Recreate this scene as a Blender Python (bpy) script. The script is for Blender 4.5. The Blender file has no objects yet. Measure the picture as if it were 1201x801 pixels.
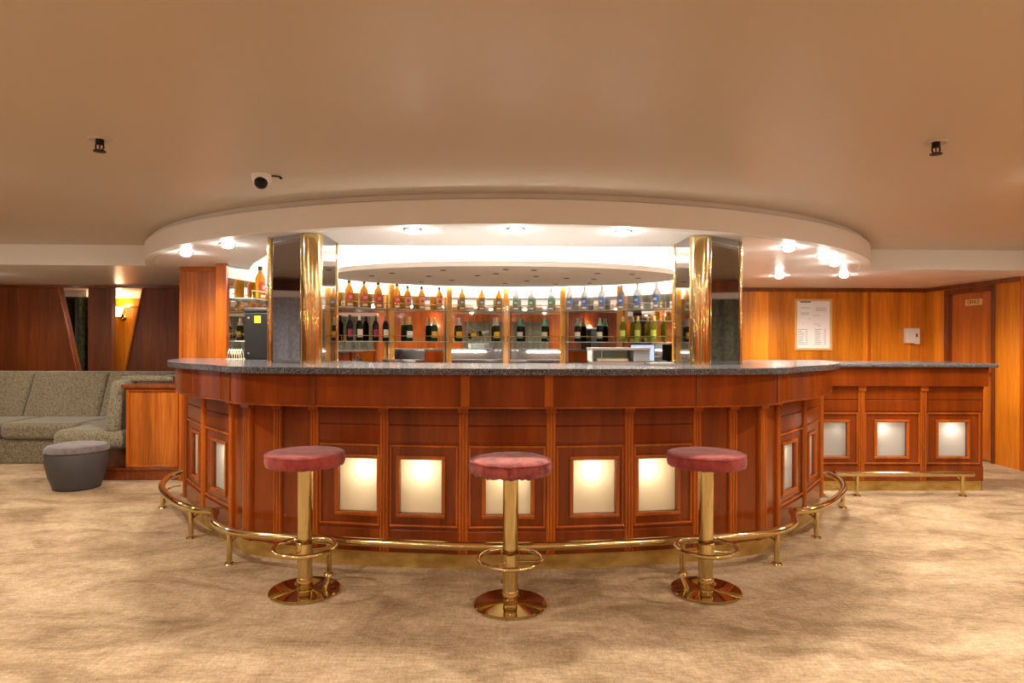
import bpy, bmesh, math, random
from mathutils import Vector, Matrix
random.seed(4)
PI = math.pi
SC = bpy.context.scene
COL = SC.collection

# ------------------------------------------------------------------ helpers
class MB:
    """collects shapes (world coordinates) for ONE mesh object"""
    def __init__(s): s.bm = bmesh.new()
    def face(s, pts):
        return s.bm.faces.new([s.bm.verts.new(p) for p in pts])
    def box(s, x0, x1, y0, y1, z0, z1, f=None):
        f = f or (lambda a, b, c: (a, b, c))
        v = [s.bm.verts.new(f(x, y, z)) for z in (z0, z1) for x, y in ((x0, y0), (x1, y0), (x1, y1), (x0, y1))]
        for q in ((3, 2, 1, 0), (4, 5, 6, 7), (0, 1, 5, 4), (1, 2, 6, 5), (2, 3, 7, 6), (3, 0, 4, 7)):
            s.bm.faces.new([v[i] for i in q])
        return s
    def prism(s, poly, z0, z1, caps=True):
        n = len(poly)
        a = [s.bm.verts.new((p[0], p[1], z0)) for p in poly]
        b = [s.bm.verts.new((p[0], p[1], z1)) for p in poly]
        for i in range(n):
            s.bm.faces.new((a[i], a[(i+1) % n], b[(i+1) % n], b[i]))
        if caps:
            for ring in (a, b):
                es = [s.bm.edges.get((ring[i], ring[(i+1) % n])) for i in range(n)]
                bmesh.ops.triangle_fill(s.bm, use_beauty=True, use_dissolve=False, edges=es)
        return s
    def tube(s, pts, r, seg=12, closed=False, caps=True, scale=None):
        pts = [Vector(p) for p in pts]; n = len(pts); rings = []
        up = Vector((0, 0, 1))
        for i, p in enumerate(pts):
            if closed: t = pts[(i+1) % n] - pts[i-1]
            else: t = pts[min(i+1, n-1)] - pts[max(i-1, 0)]
            t.normalize()
            ref = up if abs(t.z) < .95 else Vector((0, 1, 0))
            a = t.cross(ref).normalized(); b = a.cross(t)
            rr = r[i] if isinstance(r, (list, tuple)) else r
            rings.append([s.bm.verts.new(p + (a*math.cos(q) + b*math.sin(q))*rr) for q in [2*PI*k/seg for k in range(seg)]])
        m = n if closed else n-1
        for i in range(m):
            A, B = rings[i], rings[(i+1) % n]
            for k in range(seg):
                s.bm.faces.new((A[k], A[(k+1) % seg], B[(k+1) % seg], B[k]))
        if caps and not closed:
            s.bm.faces.new(rings[0]); s.bm.faces.new(rings[-1])
        return s
    def lathe(s, prof, cx=0, cy=0, cz=0, seg=24, sx=1, sy=1, warp=None, a0=0, a1=None):
        rings = []
        full = a1 is None
        angs = [2*PI*k/seg for k in range(seg)] if full else [a0+(a1-a0)*k/seg for k in range(seg+1)]
        for (r, z) in prof:
            if r < 1e-6 and full:
                rings.append([s.bm.verts.new((cx, cy, cz+z))])
            else:
                ring = []
                for q in angs:
                    p = Vector((r*math.cos(q)*sx, r*math.sin(q)*sy, z))
                    if warp: p = warp(p, q)
                    ring.append(s.bm.verts.new((cx+p.x, cy+p.y, cz+p.z)))
                rings.append(ring)
        m = len(angs)
        for A, B in zip(rings, rings[1:]):
            for k in range(m if full else m-1):
                k2 = (k+1) % m
                if len(A) == 1 and len(B) == 1: continue
                if len(A) == 1: s.bm.faces.new((A[0], B[k], B[k2]))
                elif len(B) == 1: s.bm.faces.new((A[k], A[k2], B[0]))
                else: s.bm.faces.new((A[k], A[k2], B[k2], B[k]))
        return s
    def torus(s, cx, cy, cz, R, r, seg=48, sub=10):
        return s.tube([(cx+R*math.cos(2*PI*k/seg), cy+R*math.sin(2*PI*k/seg), cz) for k in range(seg)], r, sub, closed=True)
    def sweep(s, path, prof, closed=False):
        """path: list of (x,y,nx,ny); prof: closed list of (outward offset, z)"""
        rings = [[s.bm.verts.new((x+nx*o, y+ny*o, z)) for o, z in prof] for x, y, nx, ny in path]
        n = len(prof)
        L = list(zip(rings, rings[1:])) + ([(rings[-1], rings[0])] if closed else [])
        for A, B in L:
            for k in range(n):
                s.bm.faces.new((A[k], A[(k+1) % n], B[(k+1) % n], B[k]))
        if not closed:
            s.bm.faces.new(rings[0]); s.bm.faces.new(rings[-1])
        return s
    def build(s, name, m, parent=None, smooth=False, bevel=0, seg=2, subsurf=0, angle=40):
        bmesh.ops.recalc_face_normals(s.bm, faces=s.bm.faces)
        if parent is not None:
            off = Vector((0, 0, 0)); q = parent
            while q is not None: off += q.location; q = q.parent
        else:
            xs = [v.co for v in s.bm.verts]
            lo = Vector([min(c[i] for c in xs) for i in range(3)]); hi = Vector([max(c[i] for c in xs) for i in range(3)])
            off = Vector(((lo.x+hi.x)/2, (lo.y+hi.y)/2, lo.z))
        bmesh.ops.translate(s.bm, verts=s.bm.verts, vec=-off)
        me = bpy.data.meshes.new(name); s.bm.to_mesh(me); s.bm.free()
        me.materials.append(m)
        o = bpy.data.objects.new(name, me); COL.objects.link(o)
        if parent is not None: o.parent = parent
        else: o.location = off
        if smooth:
            for p in me.polygons: p.use_smooth = True
            me.set_sharp_from_angle(angle=math.radians(angle))
        if bevel:
            b = o.modifiers.new('bevel', 'BEVEL'); b.width = bevel; b.segments = seg; b.limit_method = 'ANGLE'; b.angle_limit = math.radians(35)
        if subsurf:
            b = o.modifiers.new('sub', 'SUBSURF'); b.levels = subsurf; b.render_levels = subsurf
        return o

def tag(o, label, cat, group=None, kind=None):
    o['label'] = label; o['category'] = cat
    if group: o['group'] = group
    if kind: o['kind'] = kind
    return o
def thing(name, loc, label, cat, group=None, rz=0):
    o = bpy.data.objects.new(name, None); COL.objects.link(o); o.empty_display_size = .1
    o.location = loc; o.rotation_euler = (0, 0, rz)
    return tag(o, label, cat, group)
def struct(o, label=None, cat=None):
    o['kind'] = 'structure'
    if label: o['label'] = label
    if cat: o['category'] = cat
    return o
def dup(root, loc, rz, label, group=None):
    r = root.copy(); COL.objects.link(r); r.location = loc; r.rotation_euler = (0, 0, rz); r['label'] = label
    if group: r['group'] = group
    for ch in list(root.children):
        c = ch.copy(); COL.objects.link(c); c.parent = r
        for g in list(ch.children):
            d = g.copy(); COL.objects.link(d); d.parent = c
    return r
def spline(P, n=8):
    """Catmull-Rom through 2-D points -> (x, y, nx, ny) with outward normal on the visitor side (path runs in +x)"""
    P = [Vector(p) for p in P]; out = []
    for i in range(len(P)-1):
        p0 = P[i-1] if i else P[0]*2-P[1]
        p1, p2 = P[i], P[i+1]
        p3 = P[i+2] if i+2 < len(P) else P[-1]*2-P[-2]
        for k in range(n):
            t = k/n
            out.append(.5*((2*p1)+(p2-p0)*t+(2*p0-5*p1+4*p2-p3)*t*t+(3*p1-p0-3*p2+p3)*t**3))
    out.append(P[-1]); res = []
    for i, p in enumerate(out):
        t = (out[min(i+1, len(out)-1)]-out[max(i-1, 0)]).normalized()
        res.append((p.x, p.y, t.y, -t.x))
    return res
def mirror_pts(h):
    return [(-x, y) for x, y in reversed(h) if x > 1e-6] + list(h)

# ------------------------------------------------------------------ materials
def mat(name, col=(.5, .5, .5), rough=.5, metal=0, **kw):
    m = bpy.data.materials.new(name); m.use_nodes = True
    b = m.node_tree.nodes['Principled BSDF']
    b.inputs['Base Color'].default_value = (*col, 1); b.inputs['Roughness'].default_value = rough; b.inputs['Metallic'].default_value = metal
    for k, v in kw.items():
        b.inputs[k.replace('_', ' ')].default_value = v
    return m
def nd(m, t, **kw):
    n = m.node_tree.nodes.new(t)
    for k, v in kw.items(): setattr(n, k, v)
    return n
def coords(m, scale, rot=(0, 0, 0)):
    g = nd(m, 'ShaderNodeNewGeometry'); mp = nd(m, 'ShaderNodeMapping')
    mp.inputs['Scale'].default_value = scale; mp.inputs['Rotation'].default_value = rot
    m.node_tree.links.new(g.outputs['Position'], mp.inputs['Vector']); return mp.outputs['Vector']
def noise(m, vec, scale=1, detail=4, rough=.5, dist=0):
    n = nd(m, 'ShaderNodeTexNoise'); n.inputs['Scale'].default_value = scale; n.inputs['Detail'].default_value = detail
    n.inputs['Roughness'].default_value = rough; n.inputs['Distortion'].default_value = dist
    m.node_tree.links.new(vec, n.inputs['Vector']); return n.outputs['Fac']
def ramp(m, fac, stops):
    r = nd(m, 'ShaderNodeValToRGB'); e = r.color_ramp.elements
    while len(e) < len(stops): e.new(.5)
    for i, (p, c) in enumerate(stops): e[i].position = p; e[i].color = (*c, 1)
    m.node_tree.links.new(fac, r.inputs['Fac']); return r.outputs['Color']
def mixc(m, fac, a, b, mode='MIX'):
    x = nd(m, 'ShaderNodeMix', data_type='RGBA', blend_type=mode)
    if isinstance(fac, float): x.inputs[0].default_value = fac
    else: m.node_tree.links.new(fac, x.inputs[0])
    m.node_tree.links.new(a, x.inputs[6]); m.node_tree.links.new(b, x.inputs[7]); return x.outputs[2]
def bump(m, h, strength, dist=.01):
    b = nd(m, 'ShaderNodeBump'); b.inputs['Strength'].default_value = strength; b.inputs['Distance'].default_value = dist
    m.node_tree.links.new(h, b.inputs['Height']); m.node_tree.links.new(b.outputs['Normal'], m.node_tree.nodes['Principled BSDF'].inputs['Normal'])
def setc(m, c): m.node_tree.links.new(c, m.node_tree.nodes['Principled BSDF'].inputs['Base Color'])

def wood(name, dark, mid, light, rough=.25, grain=(9, 9, .9), tone=(3.2, 3.2, .25), bumpy=.05, coat=.5):
    m = mat(name, mid, rough); b = m.node_tree.nodes['Principled BSDF']
    b.inputs['Specular IOR Level'].default_value = .32; b.inputs['Coat Weight'].default_value = coat; b.inputs['Coat Roughness'].default_value = .12
    n1 = noise(m, coords(m, grain), 3, 6, .6, .6)
    n2 = noise(m, coords(m, tone), 1.5, 2, .5, .2)
    c1 = ramp(m, n1, [(.3, dark), (.52, mid), (.72, light)])
    c2 = ramp(m, n2, [(.35, (.72, .68, .62)), (.62, (1.2, 1.2, 1.2))])
    setc(m, mixc(m, 1.0, c1, c2, 'MULTIPLY'))
    bump(m, n1, bumpy, .004)
    return m
def plankwood(name, dark, mid, light, width=.2, rough=.28, coat=.2):
    """veneer in vertical strips of differing tone, strips laid along x + y"""
    m = wood(name, dark, mid, light, rough, grain=(16, 16, .7), coat=coat)
    nt = m.node_tree
    g = nd(m, 'ShaderNodeNewGeometry'); sx = nd(m, 'ShaderNodeSeparateXYZ'); nt.links.new(g.outputs['Position'], sx.inputs[0])
    a = nd(m, 'ShaderNodeMath', operation='ADD'); nt.links.new(sx.outputs[0], a.inputs[0]); nt.links.new(sx.outputs[1], a.inputs[1])
    d = nd(m, 'ShaderNodeMath', operation='DIVIDE'); nt.links.new(a.outputs[0], d.inputs[0]); d.inputs[1].default_value = width
    fl = nd(m, 'ShaderNodeMath', operation='FLOOR'); nt.links.new(d.outputs[0], fl.inputs[0])
    w = nd(m, 'ShaderNodeTexWhiteNoise', noise_dimensions='1D'); nt.links.new(fl.outputs[0], w.inputs['W'])
    old = nt.nodes['Principled BSDF'].inputs['Base Color'].links[0].from_socket
    tone = ramp(m, w.outputs['Value'], [(0, (.72, .66, .6)), (1, (1.18, 1.2, 1.2))])
    setc(m, mixc(m, 1.0, old, tone, 'MULTIPLY'))
    return m

M = {}
M['bar_wood'] = wood('varnished bar wood', (.155, .026, .0021), (.186, .033, .0026), (.222, .042, .0033), rough=.22, grain=(6, 6, .8), bumpy=.02, coat=.22)
M['bar_trim'] = wood('orange bar moulding wood', (.31, .066, .005), (.37, .085, .007), (.43, .11, .01), rough=.22, coat=.3)
M['wall_wood'] = plankwood('honey veneer wall', (.52, .16, .010), (.64, .22, .014), (.74, .285, .022), .31)
M['dark_wood'] = plankwood('mahogany veneer wall', (.10, .021, .0025), (.14, .031, .0035), (.18, .043, .005), .36, .5, .0)
M['end_wood'] = plankwood('striped veneer end panel', (.27, .065, .008), (.40, .11, .013), (.54, .175, .024), .1)
M['post_wood'] = wood('bright oak post', (.78, .34, .045), (.84, .40, .06), (.88, .46, .085), rough=.35)
M['door_wood'] = wood('door veneer', (.36, .088, .010), (.45, .12, .014), (.53, .16, .020), rough=.3, grain=(6, 6, .5))
M['trim_wood'] = wood('dark trim wood', (.12, .027, .006), (.17, .038, .008), (.22, .052, .011), rough=.25)
M['brass'] = mat('polished brass', (.68, .55, .27), .11, 1)
M['brass_plate'] = mat('mirror polished brass plate', (.58, .46, .22), .04, 1)
bump(M['brass'], noise(M['brass'], coords(M['brass'], (9, 9, 2.5)), 2, 3), .22, .01)
M['brass_dull'] = mat('worn brass plinth sheet', (.5, .34, .13), .42, .75)
setc(M['brass_dull'], ramp(M['brass_dull'], noise(M['brass_dull'], coords(M['brass_dull'], (5, 5, 9)), 1.5, 5), [(.3, (.40, .25, .06)), (.6, (.62, .43, .13)), (.75, (.66, .5, .22))]))
M['mirror'] = mat('mirror glass', (.86, .85, .83), .015, 1)
M['bronze_mirror'] = mat('smoked mirror', (.43, .41, .41), .03, 1)
M['glass'] = mat('shelf glass', (.78, .95, .90), .03, 0, Transmission_Weight=.5, IOR=1.25)
M['paint'] = mat('cream paint shaded tone', (.55, .46, .365), .36)  # same cream as the fascia, darkened: the ceiling's shade is in the colour
M['paint_lit'] = mat('cream paint lit tone', (.70, .66, .59), .5)  # lighter copy of the ceiling cream, direct light put into the colour
M['paint_white'] = mat('white cove paint', (.85, .83, .78), .6)
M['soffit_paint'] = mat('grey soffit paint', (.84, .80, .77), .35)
M['disc_paint'] = mat('grey disc paint', (.86, .82, .77), .55)
M['granite'] = mat('speckled granite', (.1, .1, .1), .16)
gn = noise(M['granite'], coords(M['granite'], (1, 1, 1)), 190, 3, .7)
setc(M['granite'], ramp(M['granite'], gn, [(.40, (.014, .015, .018)), (.52, (.07, .072, .08)), (.64, (.27, .27, .28))]))
M['carpet'] = mat('brushed beige carpet', (.5, .4, .25), .95)
mc = M['carpet']
c_a = ramp(mc, noise(mc, coords(mc, (1.1, 2.2, 1), (0, 0, .5)), 1.4, 7, .62, 1.2), [(.33, (.265, .18, .104)), (.5, (.435, .32, .20)), (.63, (.52, .395, .26))])
c_b = ramp(mc, noise(mc, coords(mc, (14, 60, 1), (0, 0, .25)), 1, 3, .6), [(.35, (.82, .8, .78)), (.65, (1.12, 1.12, 1.12))])
c_c = ramp(mc, noise(mc, coords(mc, (.55, .75, 1), (0, 0, -.4)), 1.2, 2, .5), [(.35, (.86, .83, .8)), (.6, (1.06, 1.06, 1.06))])
c_d = ramp(mc, noise(mc, coords(mc, (60, 12, 1), (0, 0, .1)), 1, 2, .6), [(.35, (.9, .89, .88)), (.65, (1.07, 1.07, 1.07))])
setc(mc, mixc(mc, 1.0, mixc(mc, 1.0, mixc(mc, 1.0, c_a, c_b, 'MULTIPLY'), c_c, 'MULTIPLY'), c_d, 'MULTIPLY'))
c_e = ramp(mc, noise(mc, coords(mc, (150, 70, 1), (0, 0, .5)), 1, 3, .7), [(.3, (.74, .72, .69)), (.7, (1.2, 1.2, 1.2))])
setc(mc, mixc(mc, 1.0, mc.node_tree.nodes['Principled BSDF'].inputs['Base Color'].links[0].from_socket, c_e, 'MULTIPLY'))
bump(mc, noise(mc, coords(mc, (1, 1, 1)), 140, 3), .5, .006)
mc.node_tree.nodes['Principled BSDF'].inputs['Specular IOR Level'].default_value = .1
def fabric(name, a, b, sc=120, sheen=.3):
    m = mat(name, a, .9, 0, Sheen_Weight=sheen); m.node_tree.nodes['Principled BSDF'].inputs['Specular IOR Level'].default_value = .15
    n = noise(m, coords(m, (1, 1, .6)), sc, 3, .7)
    setc(m, ramp(m, n, [(.36, a), (.62, b)])); bump(m, n, .3, .003); return m
M['sofa'] = fabric('olive tweed', (.075, .062, .035), (.26, .215, .14), 90)
M['velvet'] = fabric('dusty red velvet', (.20, .024, .02), (.34, .06, .046), 9, .2)
M['velvet_worn'] = fabric('worn red velvet', (.13, .018, .016), (.34, .078, .06), 14, .2)
M['ottoman'] = mat('grey leatherette', (.05, .044, .046), .5)
bump(M['ottoman'], noise(M['ottoman'], coords(M['ottoman'], (1, 1, 1)), 90, 3), .12, .003)
M['ottoman_top'] = fabric('grey brushed cover', (.085, .068, .068), (.15, .12, .12), 14, .4)
M['curtain_green'] = fabric('dark green curtain', (.012, .016, .008), (.05, .055, .03), 30)
M['curtain_grey'] = fabric('blue grey curtain', (.30, .33, .40), (.52, .56, .66), 30)
M['curtain_olive'] = fabric('olive curtain', (.09, .10, .072), (.22, .23, .18), 30)
M['black'] = mat('black enamel', (.008, .007, .007), .45, 0, Specular_IOR_Level=.25)
M['black_matte'] = mat('black plastic', (.01, .01, .01), .45)
M['steel'] = mat('brushed steel', (.55, .55, .56), .28, 1)
M['white_plastic'] = mat('white plastic', (.78, .75, .72), .35)
M['cream_wire'] = mat('cream coated wire', (.8, .72, .55), .4)
M['paper'] = mat('white paper', (.82, .80, .79), .7)
M['ink'] = mat('grey print', (.32, .31, .33), .8)
M['ink_blue'] = mat('blue print', (.03, .16, .25), .8)
M['yellow'] = mat('yellow sticker', (.75, .52, .01), .5)
M['pine'] = mat('pine frame', (.62, .36, .12), .4)
M['dark_inside'] = mat('dark interior lining', (.03, .018, .012), .5)
def emit(name, col, st):
    m = mat(name, col, .5); b = m.node_tree.nodes['Principled BSDF']
    b.inputs['Emission Color'].default_value = (*col, 1); b.inputs['Emission Strength'].default_value = st; return m
M['lens'] = emit('halogen lens', (1, .93, .84), 230)
M['tube'] = emit('cove tube', (1, .94, .86), 75)
M['service'] = emit('added fill glow tube', (1, .93, .84), 85)  # glow for the fill tube added behind the counter
M['shade'] = emit('lit sconce shade', (1, .66, .3), 5)
M['screen'] = emit('lit pale blue screen', (.36, .5, .95), .3)
def pane_mat(name, col):
    m = mat(name, col, .35); nt = m.node_tree; b = nt.nodes['Principled BSDF']; out = nt.nodes['Material Output']
    t = nd(m, 'ShaderNodeBsdfTranslucent'); t.inputs['Color'].default_value = (*col, 1)
    x = nd(m, 'ShaderNodeMixShader'); x.inputs[0].default_value = .45
    nt.links.new(b.outputs[0], x.inputs[1]); nt.links.new(t.outputs[0], x.inputs[2]); nt.links.new(x.outputs[0], out.inputs['Surface']); return m
M['pane'] = pane_mat('frosted cream glass', (.80, .71, .54))
M['pane_grey'] = pane_mat('frosted grey glass', (.62, .60, .57))
M['box_white'] = mat('light box lining', (.38, .34, .27), .7)

# ------------------------------------------------------------------ dimensions
ZC, ZS = 2.246, 2.057          # lounge ceiling, lower soffit
RX, RY, RR = .04, 7.57, 3.70   # drum soffit circle
AY, AR = 6.05, 2.55            # back bar arc centre / radius

# ------------------------------------------------------------------ room shell
def shell():
    b = MB(); b.box(-8.2, 8.2, -4.2, 12.3, -.1, 0); o = b.build('floor', M['carpet']); struct(o, 'beige brushed carpet floor of the lounge', 'floor')
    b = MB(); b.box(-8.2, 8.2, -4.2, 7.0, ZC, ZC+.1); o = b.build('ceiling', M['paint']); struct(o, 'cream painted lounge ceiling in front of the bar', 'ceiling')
    # lower soffit slab with the drum bulging towards the lounge and the cove opening over the back bar
    ys = 6.165
    a0 = math.asin((RY-ys)/RR)
    arc = [(RX+RR*math.cos(PI+a0+(PI-2*a0)*k/72), RY+RR*math.sin(PI+a0+(PI-2*a0)*k/72)) for k in range(73)]
    outline = [(-8.2, 6.08)] + arc + [(8.2, 6.24), (8.2, 12.3), (-8.2, 12.3)]
    orr = 2.6; oy = 4.82
    b0 = math.asin((oy-AY)/orr)
    hole = [(1.5, oy), (1.72, 5.15), (2.0, 5.9), (2.2, 6.8)] + [(orr*math.cos(math.radians(34+136*k/40)), AY+orr*math.sin(math.radians(34+136*k/40))) for k in range(41)] + [(-2.3, 5.95), (-1.9, 5.25), (-1.5, oy)]
    # hole runs from right front corner counter-clockwise over the back to left front corner
    b = MB(); bm = b.bm
    def ring(pts, z):
        v = [bm.verts.new((x, y, z)) for x, y in pts]; return v, [bm.edges.new((v[i], v[(i+1) % len(v)])) for i in range(len(v))]
    v1, e1 = ring(outline, ZS); v2, e2 = ring(hole, ZS)
    bmesh.ops.triangle_fill(bm, use_beauty=True, use_dissolve=False, edges=e1+e2)
    u2 = [bm.verts.new((x, y, ZS+.06)) for x, y in hole]
    for i in range(len(hole)):
        bm.faces.new((v2[i], v2[(i+1) % len(hole)], u2[(i+1) % len(hole)], u2[i]))
    u1 = [bm.verts.new((x, y, ZS+.06)) for x, y in outline]
    bmesh.ops.triangle_fill(bm, use_beauty=True, use_dissolve=False, edges=[bm.edges.new((u1[i], u1[(i+1) % len(u1)])) for i in range(len(u1))]+[bm.edges.get((u2[i], u2[(i+1) % len(u2)])) for i in range(len(u2))])
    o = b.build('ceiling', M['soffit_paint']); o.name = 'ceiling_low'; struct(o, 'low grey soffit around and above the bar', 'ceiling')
    # fascia of the drum, a shadow gap at its top
    pa = [(x, y, (x-RX)/RR, (y-RY)/RR) for x, y in arc]
    b = MB(); b.sweep(pa, [(0, ZS-.004), (0, ZC-.045), (-.035, ZC-.03), (-.045, ZC+.01), (-.08, ZC+.01), (-.08, ZS-.004)])
    struct(b.build('trim_1', M['paint_lit'], smooth=True, angle=30), 'curved cream fascia of the drum soffit over the bar', 'fascia')
    # straight fascias each side
    b = MB(); b.face([(-8.2, 6.08, ZS-.003), (arc[0][0]+.03, ys, ZS-.003), (arc[0][0]+.03, ys, ZC), (-8.2, 6.08, ZC)])
    b.face([(-8.2, 6.12, ZS-.003), (arc[0][0]+.03, ys+.04, ZS-.003), (arc[0][0]+.03, ys+.04, ZC), (-8.2, 6.12, ZC)])
    b.face([(-8.2, 6.08, ZS-.003), (arc[0][0]+.03, ys, ZS-.003), (arc[0][0]+.03, ys+.04, ZS-.003), (-8.2, 6.12, ZS-.003)])
    struct(b.build('trim_2', M['paint_lit']), 'straight cream ceiling step above the sofa', 'fascia')
    b = MB(); b.face([(arc[-1][0]-.03, ys, ZS-.003), (8.2, 6.24, ZS-.003), (8.2, 6.24, ZC), (arc[-1][0]-.03, ys, ZC)])
    b.face([(arc[-1][0]-.03, ys+.04, ZS-.003), (8.2, 6.28, ZS-.003), (8.2, 6.28, ZC), (arc[-1][0]-.03, ys+.04, ZC)])
    b.face([(arc[-1][0]-.03, ys, ZS-.003), (8.2, 6.24, ZS-.003), (8.2, 6.28, ZS-.003), (arc[-1][0]-.03, ys+.04, ZS-.003)])
    struct(b.build('trim_3', M['paint_lit']), 'straight cream ceiling step above the door', 'fascia')
    # cove recess above the back bar: walls and lid
    b = MB(); zt = 2.5
    big = [(x*1.0, y) for x, y in hole]
    big[0] = (hole[0][0], hole[0][1]-.0); 
    v = [b.bm.verts.new((x, y, zt)) for x, y in big]
    w = [b.bm.verts.new((x, y, ZS+.05)) for x, y in big]
    b.bm.faces.new(v)
    for i in range(len(big)): b.bm.faces.new((w[i], w[(i+1) % len(big)], v[(i+1) % len(big)], v[i]))
    struct(b.build('ceiling_cove', M['paint_white'], smooth=True), 'bright white lighting cove above the back bar', 'cove')
    # wall above the mirrors of the back bar
    th0, th1 = -91, 56
    pa = []
    for k in range(60):
        t = math.radians(th0+(th1-th0)*k/59); pa.append((2.60*math.sin(t), AY+2.60*math.cos(t), math.sin(t), math.cos(t)))
    b = MB(); b.sweep(pa, [(0, 0), (0, ZS+.05), (.06, ZS+.05), (.06, 0)])
    struct(b.build('wall_back_bar', M['paint_white'], smooth=True, angle=50), 'curved white wall behind the bar mirrors', 'wall')
shell()

def zq(px, py): return None
# honey wood wall behind the side counter
b = MB(); b.box(2.15, 5.5, 8.36, 8.46, 0, ZS); struct(b.build('wall_rear', M['wall_wood']), 'honey veneer wall carrying the framed notice', 'wall')
b = MB(); b.box(2.15, 5.47, 8.335, 8.36, ZS-.05, ZS); struct(b.build('trim_4', M['trim_wood'], bevel=.006), 'dark cornice strip along the honey wall', 'trim')
b = MB(); b.box(4.715, 4.75, 8.345, 8.36, 0, ZS-.05); struct(b.build('trim_5', M['bar_trim'], bevel=.004), 'vertical joint strip on the honey wall', 'trim')
# wall on the door side, leaving the door opening
XW = 5.47
b = MB()
b.box(XW, XW+.1, 7.97, 8.46, 0, ZS); b.box(XW, XW+.1, 6.80, 7.16, 0, ZS); b.box(XW, XW+.1, 7.16, 7.97, 1.98, ZS)
struct(b.build('wall_right', M['wall_wood']), 'honey veneer side wall around the service door', 'wall')
b = MB(); b.box(XW-.025, XW, 6.80, 8.335, ZS-.05, ZS); struct(b.build('trim_6', M['trim_wood'], bevel=.006), 'dark cornice strip above the service door', 'trim')
dr = bpy.data.objects.new('door_1', None); COL.objects.link(dr); dr.location = (XW, 7.56, 0)
struct(dr, 'plain wooden service door with small gold sign', 'door')
b = MB(); b.box(XW+.035, XW+.08, 7.18, 7.95, .01, 1.955); b.build('door_leaf', M['door_wood'], dr, bevel=.004)
b = MB(); b.box(XW-.02, XW+.09, 7.90, 7.975, 0, 2.0); b.box(XW-.02, XW+.09, 7.155, 7.20, 0, 2.0); b.box(XW-.02, XW+.09, 7.2, 7.9, 1.94, 2.0)
b.build('door_frame', M['trim_wood'], dr, bevel=.008)
pl = MB(); pl.box(XW+.03, XW+.0352, 7.40, 7.67, 1.795, 1.865); pl = pl.build('sign_plate', mat('gold sign', (.72, .46, .13), .4), dr)
cu = bpy.data.curves.new('sign_letters', 'FONT'); cu.body = 'OFFICE'; cu.size = .062; cu.extrude = .001; cu.align_x = 'CENTER'; cu.align_y = 'CENTER'
to = bpy.data.objects.new('sign_letters', cu); COL.objects.link(to); cu.materials.append(M['trim_wood'])
to.parent = pl; to.location = (XW+.0288-XW, 7.535-7.56, 1.83)
to.rotation_euler = (PI/2, 0, -PI/2)
b = MB(); b.lathe([(0, 0), (.022, 0), (.022, .05), (0, .055)], 0, 0, 0, 14)
bmesh.ops.rotate(b.bm, verts=b.bm.verts, cent=(0, 0, 0), matrix=Matrix.Rotation(-PI/2, 3, 'Y')); bmesh.ops.translate(b.bm, verts=b.bm.verts, vec=(XW+.036, 7.27, 1.0))
b.build('door_knob', M['brass'], dr, smooth=True)
b = MB(); b.box(XW-.012, XW+.112, 6.765, 6.80, 0, ZS); struct(b.build('trim_7', M['bar_trim'], bevel=.004), 'wooden corner strip at the end of the door wall', 'trim')
b = MB(); b.box(XW+.1, 8.2, 7.6, 7.7, 0, ZS); struct(b.build('wall_passage', M['wall_wood']), 'wood wall in the passage past the door', 'wall')
# lounge walls seen only in the mirrors
b = MB(); b.box(-8.2, 8.2, -4.2, -4.1, 0, ZC); struct(b.build('wall_front', M['door_wood']), 'wood wall facing the bar', 'wall')
b = MB(); b.box(-6.9, -6.8, -4.2, 8.5, 0, ZC); struct(b.build('wall_left', M['dark_wood']), 'wood wall at the sofa side', 'wall')
b = MB(); b.box(6.8, 6.9, -4.2, 7.7, 0, ZC); struct(b.build('wall_lounge', M['door_wood']), 'wood wall at the door side of the lounge', 'wall')

# mahogany wall behind the sofa with two slanted openings
YL = 8.45
def wall_sofa():
    b = MB(); zl = .944
    def poly(p):
        f = [(x, YL, z) for x, z in p]; g = [(x, YL+.09, z) for x, z in p]; n = len(p)
        va = [b.bm.verts.new(q) for q in f]; vb = [b.bm.verts.new(q) for q in g]
        b.bm.faces.new(va); b.bm.faces.new(vb)
        for i in range(n): b.bm.faces.new((va[i], va[(i+1) % n], vb[(i+1) % n], vb[i]))
    poly([(-6.8, zl), (-5.52, zl), (-5.77, ZS), (-6.8, ZS)])
    poly([(-5.385, zl), (-5.085, zl), (-5.085, ZS), (-5.385, ZS)])
    poly([(-4.90, zl), (-2.6, zl), (-2.6, ZS), (-4.67, ZS)])
    poly([(-6.8, 0), (-2.6, 0), (-2.6, zl), (-6.8, zl)])
    struct(b.build('wall_sofa', M['dark_wood']), 'dark mahogany wall with slanted openings behind the sofa', 'wall')
    for k, (x0, x1) in enumerate(((-5.52, -5.77), (-4.90, -4.67))):
        b = MB(); b.tube([(x0, YL-.005, zl), (x1, YL-.005, ZS)], .013, 8)
        struct(b.build('trim_%d' % (8+k), M['bar_trim'], smooth=True), ('slanted wooden edge strip of the curtained opening', 'slanted wooden edge strip of the lamp opening')[k], 'trim')
    b = MB(); b.box(-6.8, -2.9, YL-.03, YL, ZS-.035, ZS-.002); struct(b.build('trim_10', M['trim_wood'], bevel=.005), 'dark cornice strip along the mahogany wall', 'trim')
    b = MB(); b.box(-8.2, -2.0, 9.6, 9.7, 0, ZS); struct(b.build('wall_far', M['wall_wood']), 'honey wood wall of the room seen through the openings', 'wall')
    b = MB(); b.box(-8.2, -2.0, 9.57, 9.6, 1.965, ZS); struct(b.build('trim_11', M['paint_white']), 'white frieze above the far honey wall', 'trim')
    b = MB(); b.box(-8.2, -2.0, 9.575, 9.6, 1.825, 1.85); struct(b.build('trim_12', M['bar_trim']), 'picture rail on the far honey wall', 'trim')
wall_sofa()

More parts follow.
